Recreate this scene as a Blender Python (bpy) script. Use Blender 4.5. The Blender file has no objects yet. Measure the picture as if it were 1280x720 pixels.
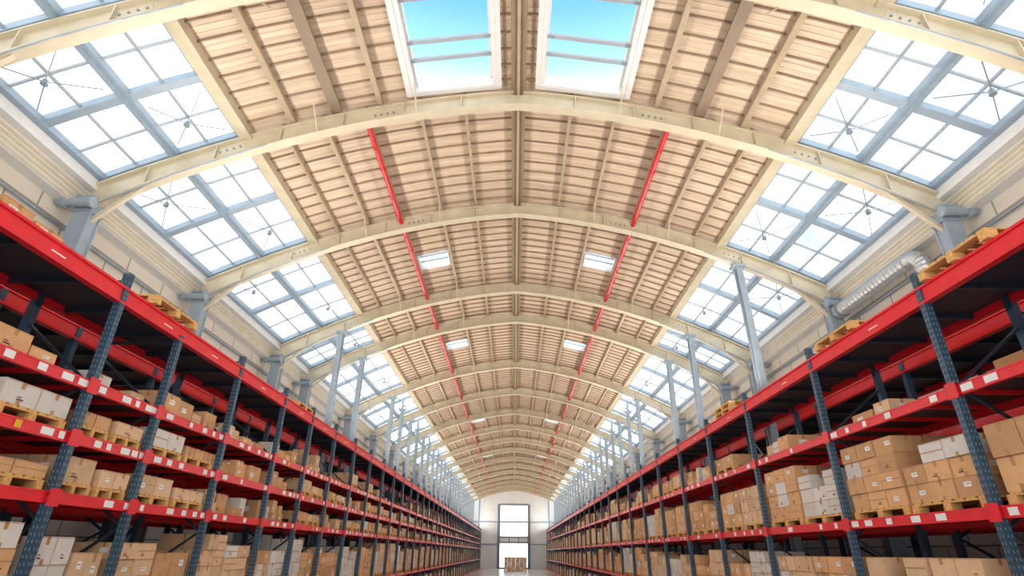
import bpy, math, random
from mathutils import Vector, Matrix
random.seed(11)
H=2.3      # camera height
W=5.0      # half aisle
Y_END=95.0; Y_BACK=-8.0
RIBS=[-7.8,-4.5,0.5,5.8,9.02,13.3,18.5,21.5,27.8]+[33.2+5.3*i for i in range(12)]
def R(x):
    x=abs(x); return H+9.0-0.0835*x-0.027*x*x

# ---------------- materials ----------------
def mat(name,col,rough=0.6,metal=0.0,var=0.12,scale=6.0,bump=0.0,stretch=(1,1,1),island=0.0,spec=0.5):
    m=bpy.data.materials.new(name); m.use_nodes=True
    nt=m.node_tree; N=nt.nodes; L=nt.links
    b=N['Principled BSDF']
    b.inputs['Roughness'].default_value=rough; b.inputs['Metallic'].default_value=metal
    b.inputs['Specular IOR Level'].default_value=spec
    tc=N.new('ShaderNodeTexCoord'); mp=N.new('ShaderNodeMapping'); mp.inputs['Scale'].default_value=stretch
    L.new(tc.outputs['Object'],mp.inputs['Vector'])
    nz=N.new('ShaderNodeTexNoise'); nz.inputs['Scale'].default_value=scale; nz.inputs['Detail'].default_value=4
    L.new(mp.outputs['Vector'],nz.inputs['Vector'])
    mr=N.new('ShaderNodeMapRange'); mr.inputs['From Min'].default_value=0.3; mr.inputs['From Max'].default_value=0.7
    mr.inputs['To Min'].default_value=1-var; mr.inputs['To Max'].default_value=1+var
    L.new(nz.outputs['Fac'],mr.inputs['Value'])
    fac=mr.outputs['Result']
    if island>0:
        g=N.new('ShaderNodeNewGeometry'); m2=N.new('ShaderNodeMapRange')
        m2.inputs['To Min'].default_value=1-island; m2.inputs['To Max'].default_value=1+island
        L.new(g.outputs['Random Per Island'],m2.inputs['Value'])
        mu=N.new('ShaderNodeMath'); mu.operation='MULTIPLY'; L.new(fac,mu.inputs[0]); L.new(m2.outputs['Result'],mu.inputs[1]); fac=mu.outputs[0]
    vm=N.new('ShaderNodeVectorMath'); vm.operation='SCALE'; vm.inputs[0].default_value=col[:3]
    L.new(fac,vm.inputs['Scale']); L.new(vm.outputs['Vector'],b.inputs['Base Color'])
    if bump>0:
        bp=N.new('ShaderNodeBump'); bp.inputs['Strength'].default_value=bump; bp.inputs['Distance'].default_value=0.02
        L.new(nz.outputs['Fac'],bp.inputs['Height']); L.new(bp.outputs['Normal'],b.inputs['Normal'])
    return m
def s(r,g,b):
    f=lambda c:(c/255/12.92 if c/255<=0.04045 else ((c/255+0.055)/1.055)**2.4)
    return (f(r),f(g),f(b))
M_sheet=mat('roof_sheet_cream',s(208,186,162),0.5,var=0.18,scale=2.0,stretch=(0.25,5,1),bump=0.1)
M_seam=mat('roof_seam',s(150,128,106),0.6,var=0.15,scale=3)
M_rib=mat('cream_steel',s(202,190,164),0.45,var=0.08,scale=3,bump=0.05)
M_purl=mat('purlin_steel',s(174,154,126),0.5,var=0.1,scale=3)
M_ridge=mat('ridge_steel',s(134,114,94),0.5,var=0.1,scale=3)
M_redpipe=mat('red_pipe_paint',s(206,22,40),0.35,var=0.06)
M_white=mat('white_paint',s(222,222,220),0.45,var=0.04)
M_bluegrey=mat('bluegrey_frame',s(146,162,176),0.4,var=0.06)
M_munt=mat('muntin_grey',s(160,168,176),0.4,var=0.06)
M_col=mat('column_paint',s(150,163,174),0.4,var=0.1,scale=4)
M_post=mat('rack_post_navy',s(52,80,100),0.35,metal=0.1,var=0.15,scale=8)
M_slot=mat('rack_slot',s(120,148,164),0.5,var=0.05)
M_brace=mat('rack_brace_dark',s(42,54,68),0.4,metal=0.1,var=0.1)
M_red=mat('rack_beam_red',s(234,34,48),0.36,var=0.08,scale=5)
M_deck=mat('rack_deck_dark',s(84,72,76),0.6,var=0.2,scale=6)
M_topdeck=mat('rack_top_panel',s(56,58,70),0.55,var=0.2,scale=4,stretch=(1,6,1))
M_label=mat('label_white',s(242,242,240),0.5,var=0.02)
M_yel=mat('label_yellow',s(235,180,40),0.5,var=0.02)
M_card=mat('cardboard',s(216,168,120),0.8,var=0.07,scale=8,island=0.2)
M_card2=mat('cardboard_pale',s(226,190,150),0.8,var=0.07,scale=8,island=0.12)
M_cardg=mat('carton_white',s(220,214,206),0.7,var=0.05,scale=8,island=0.1)
M_tape=mat('packing_tape',s(190,138,88),0.3,var=0.05)
M_ink=mat('print_ink',s(84,62,48),0.7,var=0.1)
M_wood=mat('pallet_wood',s(224,176,108),0.75,var=0.22,scale=6,stretch=(1,8,6),bump=0.2)
M_duct=mat('duct_aluminium',s(195,198,198),0.35,metal=0.5,var=0.08)
M_galv=mat('galvanised',s(150,158,164),0.4,metal=0.4,var=0.1)
M_concrete=mat('end_wall_paint',s(226,228,228),0.7,var=0.04,scale=1.5)
M_dframe=mat('door_frame_grey',s(118,128,136),0.5,var=0.05)

def wall_mat():
    m=mat('block_wall',s(228,220,204),0.8,var=0.05,scale=2)
    nt=m.node_tree;N=nt.nodes;L=nt.links;b=N['Principled BSDF']
    tc=N.new('ShaderNodeTexCoord'); sp=N.new('ShaderNodeSeparateXYZ'); cb=N.new('ShaderNodeCombineXYZ')
    L.new(tc.outputs['Object'],sp.inputs[0]); L.new(sp.outputs['Y'],cb.inputs['X']); L.new(sp.outputs['Z'],cb.inputs['Y'])
    br=N.new('ShaderNodeTexBrick'); br.inputs['Scale'].default_value=1.0
    br.inputs['Brick Width'].default_value=1.3; br.inputs['Row Height'].default_value=0.5
    br.inputs['Mortar Size'].default_value=0.02
    br.inputs['Color1'].default_value=(*s(226,219,206),1); br.inputs['Color2'].default_value=(*s(216,208,194),1); br.inputs['Mortar'].default_value=(*s(155,147,136),1)
    L.new(cb.outputs[0],br.inputs['Vector']); L.new(br.outputs['Color'],b.inputs['Base Color'])
    return m
M_wall=wall_mat()
M_floor=mat('polished_concrete',s(196,198,200),0.25,var=0.1,scale=0.7)
def glass_mat(name,tint,fr):
    m=bpy.data.materials.new(name); m.use_nodes=True
    nt=m.node_tree;N=nt.nodes;L=nt.links
    N.remove(N['Principled BSDF'])
    t=N.new('ShaderNodeBsdfTransparent'); g=N.new('ShaderNodeBsdfGlossy'); g.inputs['Roughness'].default_value=0.1
    nz=N.new('ShaderNodeTexNoise'); nz.inputs['Scale'].default_value=0.9
    cr=N.new('ShaderNodeMix'); cr.data_type='RGBA'; cr.inputs['A'].default_value=(*tint,1); cr.inputs['B'].default_value=(*[min(1,c*1.06) for c in tint],1)
    L.new(nz.outputs['Fac'],cr.inputs['Factor']); L.new(cr.outputs['Result'],t.inputs['Color'])
    mx=N.new('ShaderNodeMixShader'); mx.inputs[0].default_value=fr
    L.new(t.outputs[0],mx.inputs[1]); L.new(g.outputs[0],mx.inputs[2]); L.new(mx.outputs[0],N['Material Output'].inputs[0])
    return m
M_glass=glass_mat('clear_glazing',(0.92,0.96,0.98),0.04)

# ---------------- mesh builder ----------------
class MB:
    def __init__(s): s.v=[];s.f=[];s.m=[];s.mats=[]
    def mi(s,m):
        if m not in s.mats: s.mats.append(m)
        return s.mats.index(m)
    def box(s,x0,x1,y0,y1,z0,z1,m):
        if x0>x1:x0,x1=x1,x0
        if y0>y1:y0,y1=y1,y0
        n=len(s.v); s.v+=[(x0,y0,z0),(x1,y0,z0),(x1,y1,z0),(x0,y1,z0),(x0,y0,z1),(x1,y0,z1),(x1,y1,z1),(x0,y1,z1)]
        s.f+=[(n,n+3,n+2,n+1),(n+4,n+5,n+6,n+7),(n,n+1,n+5,n+4),(n+1,n+2,n+6,n+5),(n+2,n+3,n+7,n+6),(n+3,n,n+4,n+7)]
        s.m+=[s.mi(m)]*6
    def quad(s,a,b,c,d,m):
        n=len(s.v); s.v+=[tuple(a),tuple(b),tuple(c),tuple(d)]; s.f.append((n,n+1,n+2,n+3)); s.m.append(s.mi(m))
    def beam(s,p0,p1,w,h,m,up=(0,0,1)):
        p0=Vector(p0);p1=Vector(p1);t=(p1-p0).normalized();u=Vector(up)
        sd=t.cross(u)
        if sd.length<1e-4: sd=t.cross(Vector((1,0,0)))
        sd.normalize();n=sd.cross(t).normalized()
        k=len(s.v)
        for p in(p0,p1):
            for a,b in((-1,-1),(1,-1),(1,1),(-1,1)): s.v.append(tuple(p+sd*a*w/2+n*b*h/2))
        s.f+=[(k,k+1,k+2,k+3),(k+7,k+6,k+5,k+4)]+[(k+i,k+4+i,k+4+(i+1)%4,k+(i+1)%4) for i in range(4)]
        s.m+=[s.mi(m)]*6
    def tube(s,pts,r,m,seg=12,cap=True):
        k=len(s.v);P=[Vector(p) for p in pts]
        for i,p in enumerate(P):
            t=(P[min(i+1,len(P)-1)]-P[max(i-1,0)]).normalized()
            ref=Vector((0,0,1)) if abs(t.z)<0.9 else Vector((1,0,0))
            a=t.cross(ref).normalized();b=a.cross(t)
            rr=r[i] if isinstance(r,(list,tuple)) else r
            for j in range(seg):
                an=2*math.pi*j/seg; s.v.append(tuple(p+a*rr*math.cos(an)+b*rr*math.sin(an)))
        for i in range(len(P)-1):
            for j in range(seg):
                s.f.append((k+i*seg+j,k+i*seg+(j+1)%seg,k+(i+1)*seg+(j+1)%seg,k+(i+1)*seg+j)); s.m.append(s.mi(m))
        if cap:
            s.f.append(tuple(k+j for j in range(seg))[::-1]); s.m.append(s.mi(m))
            s.f.append(tuple(k+(len(P)-1)*seg+j for j in range(seg))); s.m.append(s.mi(m))
    def arch(s,xs,y0,y1,n0,n1,m):
        k=len(s.v)
        for x in xs:
            a=n0(x) if callable(n0) else n0; b=n1(x) if callable(n1) else n1
            z=R(x); s.v+=[(x,y0,z+a),(x,y1,z+a),(x,y1,z+b),(x,y0,z+b)]
        for i in range(len(xs)-1):
            for j in range(4):
                s.f.append((k+i*4+j,k+i*4+(j+1)%4,k+i*4+4+(j+1)%4,k+i*4+4+j)); s.m.append(s.mi(m))
        s.f.append((k,k+1,k+2,k+3)); s.m.append(s.mi(m)); e=k+(len(xs)-1)*4
        s.f.append((e+3,e+2,e+1,e)); s.m.append(s.mi(m))
    def obj(s,name,parent=None,smooth=False):
        me=bpy.data.meshes.new(name); me.from_pydata(s.v,[],s.f)
        for m in s.mats: me.materials.append(m)
        me.polygons.foreach_set('material_index',s.m)
        if smooth: me.polygons.foreach_set('use_smooth',[True]*len(s.f))
        me.update(); o=bpy.data.objects.new(name,me); bpy.context.collection.objects.link(o)
        if parent: o.parent=parent
        return o
def empty(name):
    o=bpy.data.objects.new(name,None); bpy.context.collection.objects.link(o); return o

# ---------------- shell ----------------
b=MB(); b.box(-9.2,9.2,Y_BACK,Y_END+0.3,-0.2,0,M_floor); b.obj('floor')
EZ=R(8.5)
for sd,nm in((-1,'wall_left'),(1,'wall_right')):
    b=MB(); b.box(sd*8.9,sd*9.15,Y_BACK,Y_END,0,EZ+0.1,M_wall)
    b.obj(nm)
    b=MB()
    b.box(sd*8.42,sd*9.2,Y_BACK,Y_END,EZ+0.10,EZ+0.30,M_white)
    b.box(sd*8.62,sd*8.9,Y_BACK,Y_END,EZ-0.32,EZ+0.10,M_white)
    for i in range(4):
        b.box(sd*8.60,sd*8.62,Y_BACK,Y_END,EZ-0.30+i*0.1,EZ-0.24+i*0.1,M_rib)
    b.box(sd*8.80,sd*8.9,Y_BACK,Y_END,EZ-1.15,EZ-1.05,M_white)
    b.tube([(sd*8.82,Y_BACK,EZ-0.75),(sd*8.82,Y_END,EZ-0.75)],0.035,M_galv,8)
    b.obj('trim_eave_left' if sd<0 else 'trim_eave_right')

# roof sheet
xs_h=[0,.5,1.1,1.7,2.3,2.8,3.3,3.9,4.5,5.1,5.78]
xs=[-x for x in xs_h[::-1]]+xs_h[1:]
ys=[];y=Y_BACK;P=0.4
while y<Y_END:
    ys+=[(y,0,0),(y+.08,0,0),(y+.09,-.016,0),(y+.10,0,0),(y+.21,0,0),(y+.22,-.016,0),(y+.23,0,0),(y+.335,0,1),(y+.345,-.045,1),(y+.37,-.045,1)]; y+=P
ys.append((Y_END,0,0))
holes=[]
for sd in(-1,1):
    holes.append((min(sd*.5,sd*2.3),max(sd*.5,sd*2.3),6.2,8.8))
    holes.append((min(sd*.5,sd*2.3),max(sd*.5,sd*2.3),1.0,5.2))
    for k in (15.8,24.1,40.7,57.3,73.9):
        holes.append((min(sd*2.3,sd*3.3),max(sd*2.3,sd*3.3),k,k+0.9))
b=MB(); SO=0.40
nx=len(xs)
for(yy,dz,_) in ys:
    for x in xs: b.v.append((x,yy,R(x)+SO+dz))
ms=b.mi(M_sheet);mm=b.mi(M_seam)
for j in range(len(ys)-1):
    for i in range(nx-1):
        cx=(xs[i]+xs[i+1])/2;cy=(ys[j][0]+ys[j+1][0])/2
        if any(h[0]<cx<h[1] and h[2]<cy<h[3] for h in holes): continue
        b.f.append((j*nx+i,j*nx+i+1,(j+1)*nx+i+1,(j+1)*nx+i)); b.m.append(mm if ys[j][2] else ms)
b.obj('ceiling')

# purlins, ridge
b=MB()
for k in range(len(RIBS)-1):
    y0,y1=RIBS[k],RIBS[k+1]
    near=(y1<9.5)
    L=[(3.0,.07),(3.9,.15),(4.8,.08)] if near else [(1.2,.045),(2.2,.045),(3.35,.05),(4.25,.055),(5.05,.035)]
    for x,w in L:
        for sd in(-1,1):
            z=R(x); mt=M_ridge if w>.1 else M_purl
            b.box(sd*x-w/2,sd*x+w/2,y0,y1,z+.24,z+.36,mt)
            b.box(sd*x-w*.8,sd*x+w*.8,y0,y1,z+.22,z+.245,mt)
for sd in(-1,1):
    b.box(sd*5.66,sd*5.80,Y_BACK,Y_END,R(5.74)+.17,R(5.74)+.46,M_rib)
    b.box(sd*5.60,sd*5.86,Y_BACK,Y_END,R(5.74)+.15,R(5.74)+.18,M_rib)
b.obj('roof_purlins')
b=MB()
b.box(-.10,.10,Y_BACK,Y_END,R(0)+.12,R(0)+.36,M_ridge)
b.box(-.16,-.10,Y_BACK,Y_END,R(0)+.20,R(0)+.38,M_purl); b.box(.10,.16,Y_BACK,Y_END,R(0)+.20,R(0)+.38,M_purl)
b.box(-.03,.03,Y_BACK,Y_END,R(0)+.07,R(0)+.12,M_purl)
b.obj('ridge_beam')

# arch ribs
xr=[-8.5+17*i/48 for i in range(49)]
def lo(x): return -.17-.16*(abs(x)/8.5)**3
for k,y in enumerate(RIBS):
    b=MB()
    b.arch(xr,y-.02,y+.02,lo,.17,M_rib)
    b.arch(xr,y-.11,y+.11,lambda x:lo(x)-.03,lo,M_rib)
    b.arch(xr,y-.11,y+.11,.15,.18,M_rib)
    for x in [i*1.25 for i in range(-6,7)]:
        b.box(x-.012,x+.012,y-.10,y+.10,R(x)+lo(x),R(x)+.15,M_rib)
    b.box(-.22,.22,y-.05,y+.05,R(0)-.18,R(0)+.10,M_rib)
    for sd in(-1,1):
        for x in(2.9,6.0):
            b.beam((sd*(x-.28),y,R(x-.28)-.02),(sd*(x+.28),y,R(x+.28)-.02),.06,.22,M_rib)
            for q in range(4):
                xx=sd*(x-.2+.13*q)
                b.tube([(xx,y-.06,R(xx)-.02),(xx,y-.03,R(xx)-.02)],.025,M_galv,6)
        b.beam((sd*8.4,y,R(8.4)-.75),(sd*7.5,y,R(7.5)-.28),.08,.08,M_rib)
        for x in(2.2,4.25):
            for dy in(-1,1): b.tube([(sd*x,y+dy*.08,R(x)+lo(x)),(sd*x,y+dy*.55,R(x)+.22)],.014,M_rib,5)
        b.tube([(sd*5.2,y-.12,R(5.2)-.25),(sd*6.9,y-.12,R(6.9)-.32),(sd*8.3,y-.12,R(8.3)-.42)],.016,M_galv,6)
    b.obj('arch_rib')

# columns
def hcol(b,x,y,z0,z1,w,d,xt=None):
    xt=x if xt is None else xt
    for dy in(-d/2,d/2): b.beam((x,y+dy,z0),(xt,y+dy,z1),w,.03,M_col,up=(0,1,0))
    b.beam((x,y,z0),(xt,y,z1),.03,d,M_col,up=(0,1,0))
    b.box(x-w*.7,x+w*.7,y-d*.7,y+d*.7,z0,z0+.03,M_col)
for k,y in enumerate(RIBS):
    for sd in(-1,1):
        b=MB(); X=sd*8.42
        b.box(X-.17,X+.17,y-.15,y-.12,0,EZ-.2,M_col); b.box(X-.17,X+.17,y+.12,y+.15,0,EZ-.2,M_col)
        b.box(X-.02,X+.02,y-.12,y+.12,0,EZ-.2,M_col)
        xi=X-sd*.125; b.box(xi-.015,xi+.015,y-.12,y+.12,0,EZ-.2,M_col)
        b.box(X-.2,X+.2,y-.2,y+.2,EZ-.2,EZ-.14,M_col)
        b.box(X-.19,X+.19,y-.17,y+.17,EZ-.48,EZ-.45,M_col)
        b.tube([(sd*8.2,y-.24,EZ-.33),(sd*8.88,y-.24,EZ-.33)],.085,M_col,14)
        b.tube([(sd*8.70,y-.24,EZ-.33),(sd*8.76,y-.24,EZ-.33)],.13,M_col,14)
        b.tube([(sd*8.18,y-.24,EZ-.33),(sd*8.24,y-.24,EZ-.33)],.11,M_col,14)
        b.box(X-.25,X+.25,y-.22,y+.22,0,.04,M_col)
        b.obj('eave_column')
inner=[(1,13.3,6.12)]+[(sd,y,6.3) for y in RIBS if y>15 for sd in(-1,1)]+[(sd,y+2.6,6.3) for y in RIBS if y>27 and y<90 for sd in(-1,1)]
for sd,y,xt in inner:
    b=MB(); hcol(b,sd*6.3,y,0,R(xt)-.3,.17 if y<60 else .15,.2,sd*xt)
    b.box(sd*xt-.18,sd*xt+.18,y-.14,y+.14,R(xt)-.34,R(xt)-.26,M_col)
    if y not in RIBS: b.box(sd*xt-.05,sd*xt+.05,y-.05,y+.05,R(xt)-.3,R(xt)+.25,M_col)
    b.obj('roof_column')

# side glazing
GO=.34
for sd,nm in((-1,'window_1'),(1,'window_2')):
    root=empty(nm); fr=MB(); gl=MB(); td=MB()
    gx=[5.86,6.5,7.1,7.78,8.40]
    def gp(x,y,o=0): return (sd*x,y,R(x)+GO+o)
    for i,x in enumerate(gx):
        w=.17 if i in(0,2,4) else .04
        h=.13 if i in(0,2,4) else .05
        mt=M_bluegrey if i in(0,2,4) else M_munt
        fr.beam(gp(x,Y_BACK),gp(x,Y_END),w,h,mt)
    for k in range(len(RIBS)-1):
        y0,y1=RIBS[k],RIBS[k+1]; n=2
        for c in range(n*4):
            y=y0+(y1-y0)*c/(n*4)
            if c%4==0: w,h,mt=.17,.14,M_bluegrey
            elif c%2==0: w,h,mt=.04,.05,M_munt
            else: continue
            for i in range(4): fr.beam(gp(gx[i],y,0.01),gp(gx[i+1],y,0.01),w,h,mt)
        for c in range(n):
            ya=y0+(y1-y0)*c/n; yb=y0+(y1-y0)*(c+1)/n
            for (xa,xb) in((5.95,7.0),(7.2,8.35)):
                cx=(xa+xb)/2;cy=(ya+yb)/2
                if (c+int(cx))%2==0: continue
                td.tube([gp(cx,cy,-.24),gp(cx,cy,-.14)],[.06,.045],M_galv,10)
                for (px,py) in((xa,ya+.2),(xb,ya+.2),(xa,yb-.2),(xb,yb-.2)):
                    td.tube([gp(cx,cy,-.18),gp(cx+(px-cx)*.85,cy+(py-cy)*.85,-.05)],.012,M_galv,5)
    for k in range(len(gx)-1):
        gl.quad(gp(gx[k],Y_BACK,.05),gp(gx[k+1],Y_BACK,.05),gp(gx[k+1],Y_END,.05),gp(gx[k],Y_END,.05),M_glass)
    fr.beam(gp(7.1,Y_BACK,-.1),gp(7.1,Y_END,-.1),.06,.14,M_bluegrey)
    fr.obj('mullions',root); gl.obj('panes',root); td.obj('tie_hubs',root)

# roof skylights
wi=3
for h in holes:
    x0,x1,y0,y1=h; big=(x1-x0)>1.2
    root=empty('window_%d'%wi); wi+=1
    fr=MB();g=MB(); t=.08 if big else .05; up=.14; dn=.12 if big else .06
    y0-=.06;y1+=.06;x0-=.02;x1+=.02
    def zz(x): return R(x)+SO
    for xe,xo in((x0,x0+t),(x1-t,x1)):
        zc=zz((xe+xo)/2); fr.box(xe,xo,y0,y1,zc-dn,zc+up,M_white)
    for ya,yb in((y0,y0+t),(y1-t,y1)):
        fr.beam((x0,(ya+yb)/2,zz(x0)+(up-dn)/2),(x1,(ya+yb)/2,zz(x1)+(up-dn)/2),t,up+dn,M_white)
    if big: bars=[(y1-1.18,.09),(y1-.74,.09),(y0+.6,.07)]
    else: bars=[(y0+(y1-y0)*q/3,.05) for q in(1,2)]
    for yy,bw in bars:
        fr.beam((x0,yy,zz(x0)+up*.6),(x1,yy,zz(x1)+up*.6),bw,.06,M_munt if big else M_bluegrey)
    if big:
        for xe in(x0+.11,x1-.11):
            fr.beam((xe,y0,zz(xe)+up*.6),(xe,y1,zz(xe)+up*.6),.05,.06,M_white)
        for xe,w in((x0-.05,.12),(x1+.05,.12)):
            fr.box(xe-w/2,xe+w/2,y0-.08,y1+.04,zz(xe)-.12,zz(xe)-.06,M_white)
        fr.beam((x0-.1,y1,zz(x0)-.1),(x1+.1,y1,zz(x1)-.1),.10,.06,M_white)
    g.quad((x0,y0,zz(x0)+up*.62),(x1,y0,zz(x1)+up*.62),(x1,y1,zz(x1)+up*.62),(x0,y1,zz(x0)+up*.62),M_glass)
    fr.obj('frame',root); g.obj('pane',root)

# red sprinkler pipes
for sd in(-1,1):
    b=MB(); x=sd*3.32; z=R(x)+.06
    b.tube([(x,9.2,z),(x,Y_END-.3,z)],.06,M_redpipe,10)
    y=10
    while y<Y_END-1:
        b.tube([(x,y,z-.12),(x,y,z)],.018,M_redpipe,6); b.tube([(x,y,z),(x,y,z+.16)],.012,M_galv,5)
        b.tube([(x,y+.8,z),(x,y+.86,z)],.075,M_redpipe,10)
        y+=2.0
    b.obj('sprinkler_pipe')

# end wall with tall glazed door
b=MB(); ex=[-9.1+18.2*i/52 for i in range(53)]
ow=2.45; oh=9.3
for i in range(52):
    xa,xb=ex[i],ex[i+1]; c=(xa+xb)/2
    z0=oh if abs(c)<ow else 0
    b.quad((xa,Y_END,z0),(xb,Y_END,z0),(xb,Y_END,R(xb)+.6),(xa,Y_END,R(xa)+.6),M_concrete)
b.obj('wall_back')
b=MB()
for x in(-5.6,5.6): b.box(x-.1,x+.1,Y_END-.2,Y_END-.01,0,R(x),M_bluegrey)
for z in(3.4,6.6):
    b.box(-8.8,-2.7,Y_END-.15,Y_END-.01,z,z+.15,M_bluegrey); b.box(2.7,8.8,Y_END-.15,Y_END-.01,z,z+.15,M_bluegrey)
b.obj('trim_1')
b=MB()
for x in(-2.4,2.4): b.box(x-.22,x+.22,Y_END-.2,Y_END-.005,0,oh,M_dframe)
for z in(.0,3.6,4.4,6.6,oh-.15): b.box(-2.3,2.3,Y_END-.15,Y_END-.005,z,z+.22,M_dframe)
for x in(-.75,.75): b.box(x-.07,x+.07,Y_END-.1,Y_END-.005,0,4.4,M_dframe)
b.box(-2.3,2.3,Y_END-.06,Y_END-.01,3.6,4.5,M_concrete)
b.quad((-2.3,Y_END,0),(2.3,Y_END,0),(2.3,Y_END,oh),(-2.3,Y_END,oh),M_glass)
b.obj('door_1')

# ---------------- racks ----------------
DX=1.1
LZ=[0.16,1.45,H+.55,H+1.18,H+1.78]; RZ=[0.16,1.45,H+.48,H+1.76]
TOPZ=H+3.0
LY=[-4.1,-2.0,0.1,2.1,4.2,6.3,7.65,9.6,11.75,13.55,15.5]
while LY[-1]<90: LY.append(LY[-1]+2.1)
RY=[-5.1,-2.35,0.45,3.27,6.07,8.85,11.75,14.4,17.1]
while RY[-1]<90: RY.append(RY[-1]+2.75)
def rack(sd,YL,ZL,x0,x1,detail,name):
    b=MB(); y0,y1=YL[0],YL[-1]
    X=lambda x:sd*x
    for k,y in enumerate(YL):
        top=H+3.2
        if sd<0 and detail and abs(y-7.65)<.01: top=H+2.86
        for xp in(x0-.03,x1-.08):
            b.box(X(xp),X(xp+.09),y-.045,y+.045,0,top,M_post)
            b.box(X(xp-.04),X(xp+.13),y-.08,y+.08,0,.015,M_post)
        if detail and y<34:
            z=.1
            while z<top-.08:
                for dy in(-.02,.02):
                    xf=x0-.033
                    b.quad((X(xf),y+dy-.006,z),(X(xf),y+dy+.006,z),(X(xf),y+dy+.006,z+.03),(X(xf),y+dy-.006,z+.03),M_slot)
                    xf=x0+.015+dy
                    b.quad((X(xf-.006),y-.048,z),(X(xf+.006),y-.048,z),(X(xf+.006),y-.048,z+.03),(X(xf-.006),y-.048,z+.03),M_slot)
                z+=.07
        z=.3;fl=0
        while z<top-.75:
            b.beam((X(x0+.05),y,z if fl else z+.75),(X(x1-.05),y,z+.75 if fl else z),.03,.03,M_brace); fl=1-fl
            z+=.75
        for z in(.28,top-.12): b.beam((X(x0+.06),y,z),(X(x1-.06),y,z),.04,.04,M_brace)
        if detail and k%3==0 and k+1<len(YL):
            b.beam((X(x1+.03),y,.3),(X(x1+.03),YL[k+1],2.6),.03,.03,M_brace); b.beam((X(x1+.03),y,2.6),(X(x1+.03),YL[k+1],TOPZ-.3),.03,.03,M_brace)
    for z in ZL:
        b.box(X(x0),X(x0+.05),y0,y1,z-.12,z,M_red); b.box(X(x0-.006),X(x0),y0,y1,z-.12,z-.10,M_red); b.box(X(x0-.006),X(x0),y0,y1,z-.02,z,M_red)
        b.box(X(x1-.05),X(x1),y0,y1,z-.12,z,M_red)
        b.box(X(x0+.05),X(x1-.05),y0,y1,z-.03,z-.005,M_deck)
        yy=y0
        while yy<min(y1,50):
            b.box(X(x0+.05),X(x1-.05),yy,yy+.05,z-.08,z-.03,M_red); yy+=.7
        for k,y in enumerate(YL):
            if y<50: b.box(X(x0-.042),X(x0-.03),y-.08,y+.08,z-.15,z+.03,M_red)
            if detail and y<75 and k+1<len(YL):
                L=YL[k+1]-y
                for fr_ in (.1,.26,.42,.62,.78,.9):
                    if random.random()<.65:
                        yy=y+L*fr_; ww=random.choice((.08,.12,.17))
                        b.box(X(x0-.010),X(x0-.006),yy,yy+ww,z-.098,z-.022,M_label if random.random()<.94 else M_yel)
    b.box(X(x0-.01),X(x0+.06),y0,y1,TOPZ-.22,TOPZ,M_red)
    b.box(X(x0-.035),X(x0-.01),y0,y1,TOPZ-.03,TOPZ,M_red); b.box(X(x0-.035),X(x0-.01),y0,y1,TOPZ-.22,TOPZ-.19,M_red)
    b.box(X(x1-.06),X(x1),y0,y1,TOPZ-.20,TOPZ-.02,M_red)
    b.box(X(x0+.06),X(x1-.06),y0,y1,TOPZ-.10,TOPZ-.05,M_topdeck)
    if detail:
        for k,y in enumerate(YL[:-1]):
            if y<50:
                yy=y+.3
                b.box(X(x0-.014),X(x0-.010),yy+.6,yy+.8,TOPZ-.13,TOPZ-.115,M_label)
    yy=y0
    while yy<min(y1,50):
        b.box(X(x0+.06),X(x1-.06),yy,yy+.05,TOPZ-.17,TOPZ-.10,M_brace); yy+=.9
    return b.obj(name)
rack(-1,LY,LZ,W,W+DX,True,'pallet_rack'); rack(1,RY,RZ,W,W+DX,True,'pallet_rack')
rack(-1,LY[::1],LZ,6.55,7.9,False,'pallet_rack'); rack(1,RY,RZ,6.55,7.9,False,'pallet_rack')

# ---------------- pallets & boxes ----------------
def pallet(b,xa,xb,ya,yb,z,det=True):
    x0,x1=min(xa,xb),max(xa,xb)
    if not det:
        b.box(x0,x1,ya,yb,z+.08,z+.12,M_wood)
        for t in(0,.45,.9):
            yy=ya+(yb-ya)*t; b.box(x0,x1,yy,yy+(yb-ya)*.1,z,z+.08,M_wood)
        return
    L=yb-ya
    for t in(0,.45,.9):
        yy=ya+L*t; b.box(x0,x1,yy,yy+L*.1,z,z+.018,M_wood)
        for u in(0,.43,.86):
            xx=x0+(x1-x0)*u; b.box(xx,xx+(x1-x0)*.14,yy,yy+L*.1,z+.018,z+.085,M_wood)
    for u in(0,.43,.86):
        xx=x0+(x1-x0)*u; b.box(xx,xx+(x1-x0)*.14,ya,yb,z+.085,z+.1,M_wood)
    n=7
    for i in range(n):
        yy=ya+L*i/n; b.box(x0,x1,yy,yy+L/n*.72,z+.1,z+.12,M_wood)
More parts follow.
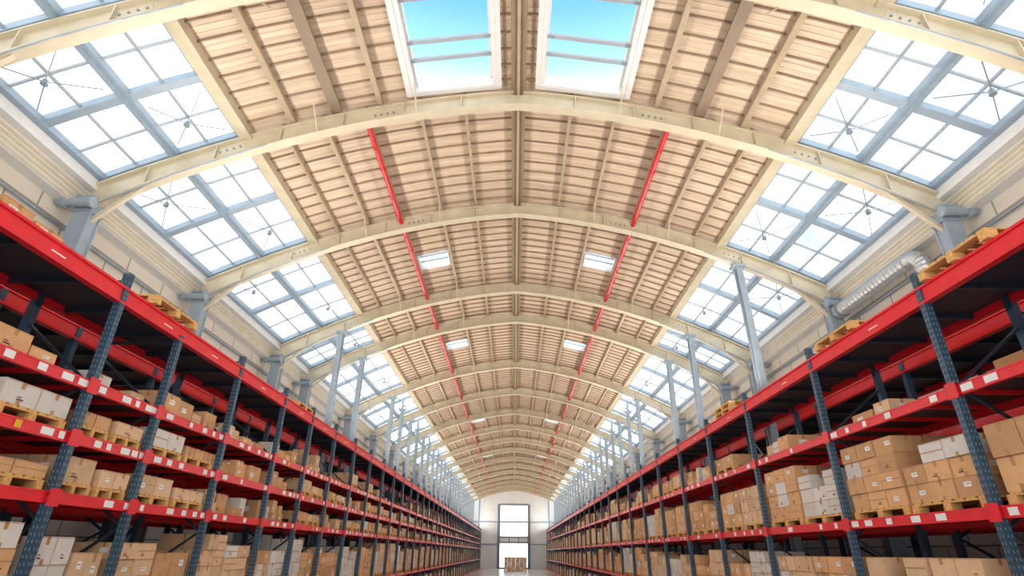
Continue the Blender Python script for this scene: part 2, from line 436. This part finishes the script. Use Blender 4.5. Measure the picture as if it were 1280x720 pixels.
def carton(b,sd,xf,xb,ya,yb,z0,z1,m,det):
    b.box(sd*xf,sd*xb,ya,yb,z0,z1,m)
    if not det: return
    e=.003; w=yb-ya; h=z1-z0
    yc=(ya+yb)/2
    def fq(a,c,za,zb,mm,o=0):
        ff=sd*(xf-e-o); b.quad((ff,a,za),(ff,c,za),(ff,c,zb),(ff,a,zb),mm)
    r=random.random()
    if r<.5: fq(yc-.025,yc+.025,z1-h*.3,z1,M_tape); fq(yc-.025,yc+.025,z0,z0+h*.2,M_tape)
    elif r<.75: fq(ya,yb,z0+h*.47,z0+h*.53,M_tape)
    if m is not M_cardg and random.random()<.45:
        a=ya+w*random.uniform(.08,.5); zz=z0+h*random.uniform(.25,.5); fq(a,a+w*.28,zz,zz+h*.25,M_label,.001)
        fq(a+w*.03,a+w*.2,zz+h*.13,zz+h*.16,M_ink,.002)
    elif random.random()<.5:
        a=ya+w*random.uniform(.1,.6); fq(a,a+w*.2,z0+h*.2,z0+h*.26,M_ink); fq(a,a+w*.14,z0+h*.32,z0+h*.36,M_ink)
    s0=sd*(xf+(xb-xf)*.35);s1=sd*(xf+(xb-xf)*.6)
    if random.random()<.5:
        b.quad((s0,ya-e,z0+h*.4),(s1,ya-e,z0+h*.4),(s1,ya-e,z0+h*.68),(s0,ya-e,z0+h*.68),M_label)
    xm=sd*(xf+(xb-xf)*.5); b.quad((xm-.02,ya-e*.7,z1-h*.28),(xm+.02,ya-e*.7,z1-h*.28),(xm+.02,ya-e*.7,z1),(xm-.02,ya-e*.7,z1),M_tape)
    fq(ya+.004,yb-.004,z1-.012,z1-.006,M_tape)
def load(bb,pb,sd,x0,ya,yb,z,hmax,det,fill=1.0,mchoice=None,bs=None):
    pallet(pb,sd*(x0+.06),sd*(x0+.98),ya,yb,z+.002,det); z+=.124
    hm=hmax-.14
    if hm<.12: return
    bh=bs or random.choice((.2,.24,.28,.34)); bh=min(bh,hm)
    rows=max(1,int(hm/bh*fill+.05)); L=yb-ya
    n=max(1,round(L/random.choice((.3,.38,.46))))
    m=mchoice or random.choice((M_card,M_card,M_card,M_card2,M_card2,M_cardg))
    for r in range(rows):
        for i in range(n):
            if r==rows-1 and rows>1 and random.random()<.12: continue
            j=lambda q:random.uniform(-q,q)
            a=ya+L*i/n+.008+j(.006); c=ya+L*(i+1)/n-.008
            xf=x0+.07+j(.015)
            mm=M_cardg if (m is not M_cardg and random.random()<.06) else m
            carton(bb,sd,xf,xf+.42,a,c,z+r*bh,z+(r+1)*bh-.004,mm,det)
            carton(bb,sd,xf+.44,xf+.84,a,c,z+r*bh,z+(r+1)*bh-.004,m,False)
def loose(bb,sd,x0,ya,yb,z,hmax,det):
    y=ya
    while y<yb-.2:
        w=random.uniform(.22,.5); h=random.uniform(.14,min(.36,hmax)); d=random.uniform(.3,.6)
        if y+w>yb: break
        if random.random()<.9:
            xf=x0+random.uniform(.07,.2); m=random.choice((M_card,M_card,M_card2,M_cardg) if random.random()<.5 else (M_card,))
            carton(bb,sd,xf,xf+d,y,y+w,z+.001,z+h,m,det)
            if hmax-h>.2 and random.random()<.5:
                h2=random.uniform(.12,min(.3,hmax-h)); carton(bb,sd,xf+.02,xf+d*.9,y+.02,y+w*.85,z+h+.002,z+h+h2,m,det)
        y+=w+random.uniform(.01,.08)
for sd,YL,ZL in((-1,LY,LZ),(1,RY,RZ)):
    bb=MB();pb=MB()
    for k in range(len(YL)-1):
        y0,y1=YL[k]+.09,YL[k+1]-.09; det=-0.5<y0<32
        if y0<-3: continue
        for li,z in enumerate(ZL):
            zn=(ZL[li+1] if li+1<len(ZL) else TOPZ-.1)-.14
            gap=zn-z-.06
            top=(li==len(ZL)-1)
            r=random.random()
            mid=(y0+y1)/2
            if sd<0 and li>=2:
                if top and y0<12: loose(bb,sd,W,y0,y1,z,.3,det)
                elif top:
                    if r<.15: continue
                    if r<.55: loose(bb,sd,W,y0,y1,z,.5,det)
                    else: load(bb,pb,sd,W,y0,mid-.05,z,.6,det)
                elif r<.3: loose(bb,sd,W,y0,y1,z,gap,det)
                else:
                    load(bb,pb,sd,W,y0,mid-.05,z,gap*random.uniform(.85,1),det,bs=random.choice((.16,.28,.3)))
                    if random.random()<.9: load(bb,pb,sd,W,mid+.05,y1,z,gap*random.uniform(.75,1),det,bs=random.choice((.14,.28,.16)))
            else:
                for q in range(2):
                    a=y0+(y1-y0)*q/2+.03;c=y0+(y1-y0)*(q+1)/2-.03
                    r=random.random()
                    if top:
                        if y0<9:
                            if q==1: loose(bb,sd,W,a,c,z,.3,det)
                            continue
                        if r<.2: continue
                        if r<.5: loose(bb,sd,W,a,c,z,.45,det)
                        else: load(bb,pb,sd,W,a,c,z,gap*random.uniform(.5,.85),det)
                    else:
                        mc=None
                        if sd>0 and li==2:
                            if 6<y0<8: mc=(M_card,M_card)[q]
                            if 8.8<y0<9.5: mc=(M_cardg,M_card)[q]
                        load(bb,pb,sd,W,a,c,z,gap*random.uniform(.78,1.0),det,mchoice=mc,bs=.22 if mc else None)
            if z>1 and random.random()<.6:
                a=random.uniform(y0,y0+.4); hh=min(gap,.8)*random.uniform(.5,.9)
                bb.box(sd*6.65,sd*7.25,a,a+.8,z,z+hh,M_card); bb.box(sd*6.65,sd*7.25,a+.83,max(a+1.2,min(y1,a+1.6)),z,z+hh*.8,M_card2)
    bb.obj('stacked_cardboard_boxes'); pb.obj('wooden_pallets')
for sd,y,dx,n in((-1,6.75,-.12,1),(1,4.85,-.1,1),(1,7.4,-.1,1),(-1,12.5,0,1),(1,12.6,0,2)):
    for q in range(n):
        pb=MB(); pallet(pb,sd*(W+dx),sd*(W+dx+.95),y,y+1.05,TOPZ+.002+q*.124,True); pb.obj('wooden_pallet')
bb=MB()
for i in range(3): carton(bb,-1,5.12,5.5,4.1+i*.42,4.48+i*.42,TOPZ+.003,TOPZ+.14+.04*(i%2),M_card,True)
bb.obj('cardboard_box_row')
bb2=MB();pp=MB()
for (x,y) in((-1.3,84),(-.2,84),(.9,84),(-.8,86),(.4,86)):
    pallet(pp,x,x+.95,y,y+.95,0,True)
    for r in range(5):
        for i in range(2):
            bb2.box(x+.02+i*.46,x+.46+i*.46,y+.02,y+.93,.122+r*.32,.122+r*.32+.31,M_card2 if (r+i)%3 else M_cardg)
bb2.obj('stacked_cardboard_boxes'); pp.obj('wooden_pallets')

# flexible duct on the right wall
b=MB(); pts=[];rr=[]
def add(p,i): pts.append(p); rr.append(.18 if i%2 else .155)
i=0
y=12.9
while y>10.3: add((8.45,y,H+5.75),i); i+=1; y-=.07
for a in range(0,95,6):
    t=math.radians(a); add((8.45,10.3-.38*math.sin(t),H+5.75-.38*(1-math.cos(t))),i); i+=1
for q in range(6): add((8.45,9.92,H+5.37-.07*(q+1)),i); i+=1
b.tube(pts,rr,M_duct,16)
b.tube([(8.45,9.92,H+4.97),(8.45,9.92,H+4.88)],.22,M_galv,16); b.box(8.3,8.88,9.75,10.1,H+4.5,H+4.88,M_galv)
b.tube([(8.45,12.9,H+5.75),(8.45,13.03,H+5.75)],.21,M_galv,16)
b.obj('ventilation_duct')

# ---------------- world & lights ----------------
w=bpy.data.worlds.new('sky'); bpy.context.scene.world=w; w.use_nodes=True
N=w.node_tree.nodes;L=w.node_tree.links; bg=N['Background']
tc=N.new('ShaderNodeTexCoord'); sp=N.new('ShaderNodeSeparateXYZ'); L.new(tc.outputs['Generated'],sp.inputs[0])
cr=N.new('ShaderNodeValToRGB'); L.new(sp.outputs['Z'],cr.inputs[0])
e=cr.color_ramp.elements
e[0].position=0.0; e[0].color=(1,1,1,1)
e[1].position=1.0; e[1].color=(.045,.13,.28,1)
for p,c in((.62,(.98,.99,1,1)),(.70,(.50,.64,.74,1)),(.745,(.22,.42,.56,1)),(.80,(.10,.27,.46,1))):
    x=e.new(p); x.color=c
nz=N.new('ShaderNodeTexNoise'); nz.inputs['Scale'].default_value=3.0; nz.inputs['Detail'].default_value=5
L.new(tc.outputs['Generated'],nz.inputs['Vector'])
c2=N.new('ShaderNodeValToRGB'); L.new(nz.outputs['Fac'],c2.inputs[0])
c2.color_ramp.elements[0].position=.34; c2.color_ramp.elements[0].color=(.32,.42,.49,1)
c2.color_ramp.elements[1].position=.48; c2.color_ramp.elements[1].color=(1,1,1,1)
mr=N.new('ShaderNodeMapRange'); L.new(sp.outputs['Z'],mr.inputs['Value']); mr.inputs['From Min'].default_value=.55; mr.inputs['From Max'].default_value=.68
mr.inputs['To Min'].default_value=1; mr.inputs['To Max'].default_value=0
mx=N.new('ShaderNodeMix'); mx.data_type='RGBA'; mx.blend_type='MULTIPLY'
L.new(mr.outputs['Result'],mx.inputs['Factor']); L.new(cr.outputs[0],mx.inputs['A']); L.new(c2.outputs[0],mx.inputs['B'])
L.new(mx.outputs['Result'],bg.inputs[0]); bg.inputs[1].default_value=2.05
def area(name,loc,rot,sx,sy,p,col=(1,1,1)):
    l=bpy.data.lights.new(name,'AREA'); l.shape='RECTANGLE'; l.size=sx; l.size_y=sy; l.energy=p; l.color=col
    o=bpy.data.objects.new(name,l); o.location=loc; o.rotation_euler=rot; bpy.context.collection.objects.link(o); return o
for sd in(-1,1):
    for i in range(5):
        area('added_ceiling_fill',(sd*5.4,5+i*20,TOPZ+.35),(math.pi,math.radians(-25*sd),0) ,.35,18,520,(1,.95,.87))  # added fill strips over the rack tops to brighten the ceiling, no real fixtures
sn=bpy.data.lights.new('sun','SUN'); sn.energy=1.6; sn.color=(1,.95,.86); sn.angle=.3; so=bpy.data.objects.new('sun',sn); so.rotation_euler=(math.radians(-25),math.radians(12),0); bpy.context.collection.objects.link(so)

# camera
f=681.0
cd=bpy.data.cameras.new('camera'); cam=bpy.data.objects.new('camera',cd); bpy.context.collection.objects.link(cam)
cd.sensor_width=36; cd.lens=36*f/1280; cd.shift_x=-5.5/1280; cd.clip_end=500
th=math.radians(25.9)
cam.matrix_world=Matrix.Translation((0,0,H))@Matrix.Rotation(math.radians(90)+th,4,'X')@Matrix.Rotation(math.radians(.6),4,'Z')
bpy.context.scene.camera=cam
vs=bpy.context.scene.view_settings
vs.view_transform='Standard'; vs.look='None'; vs.exposure=0.5
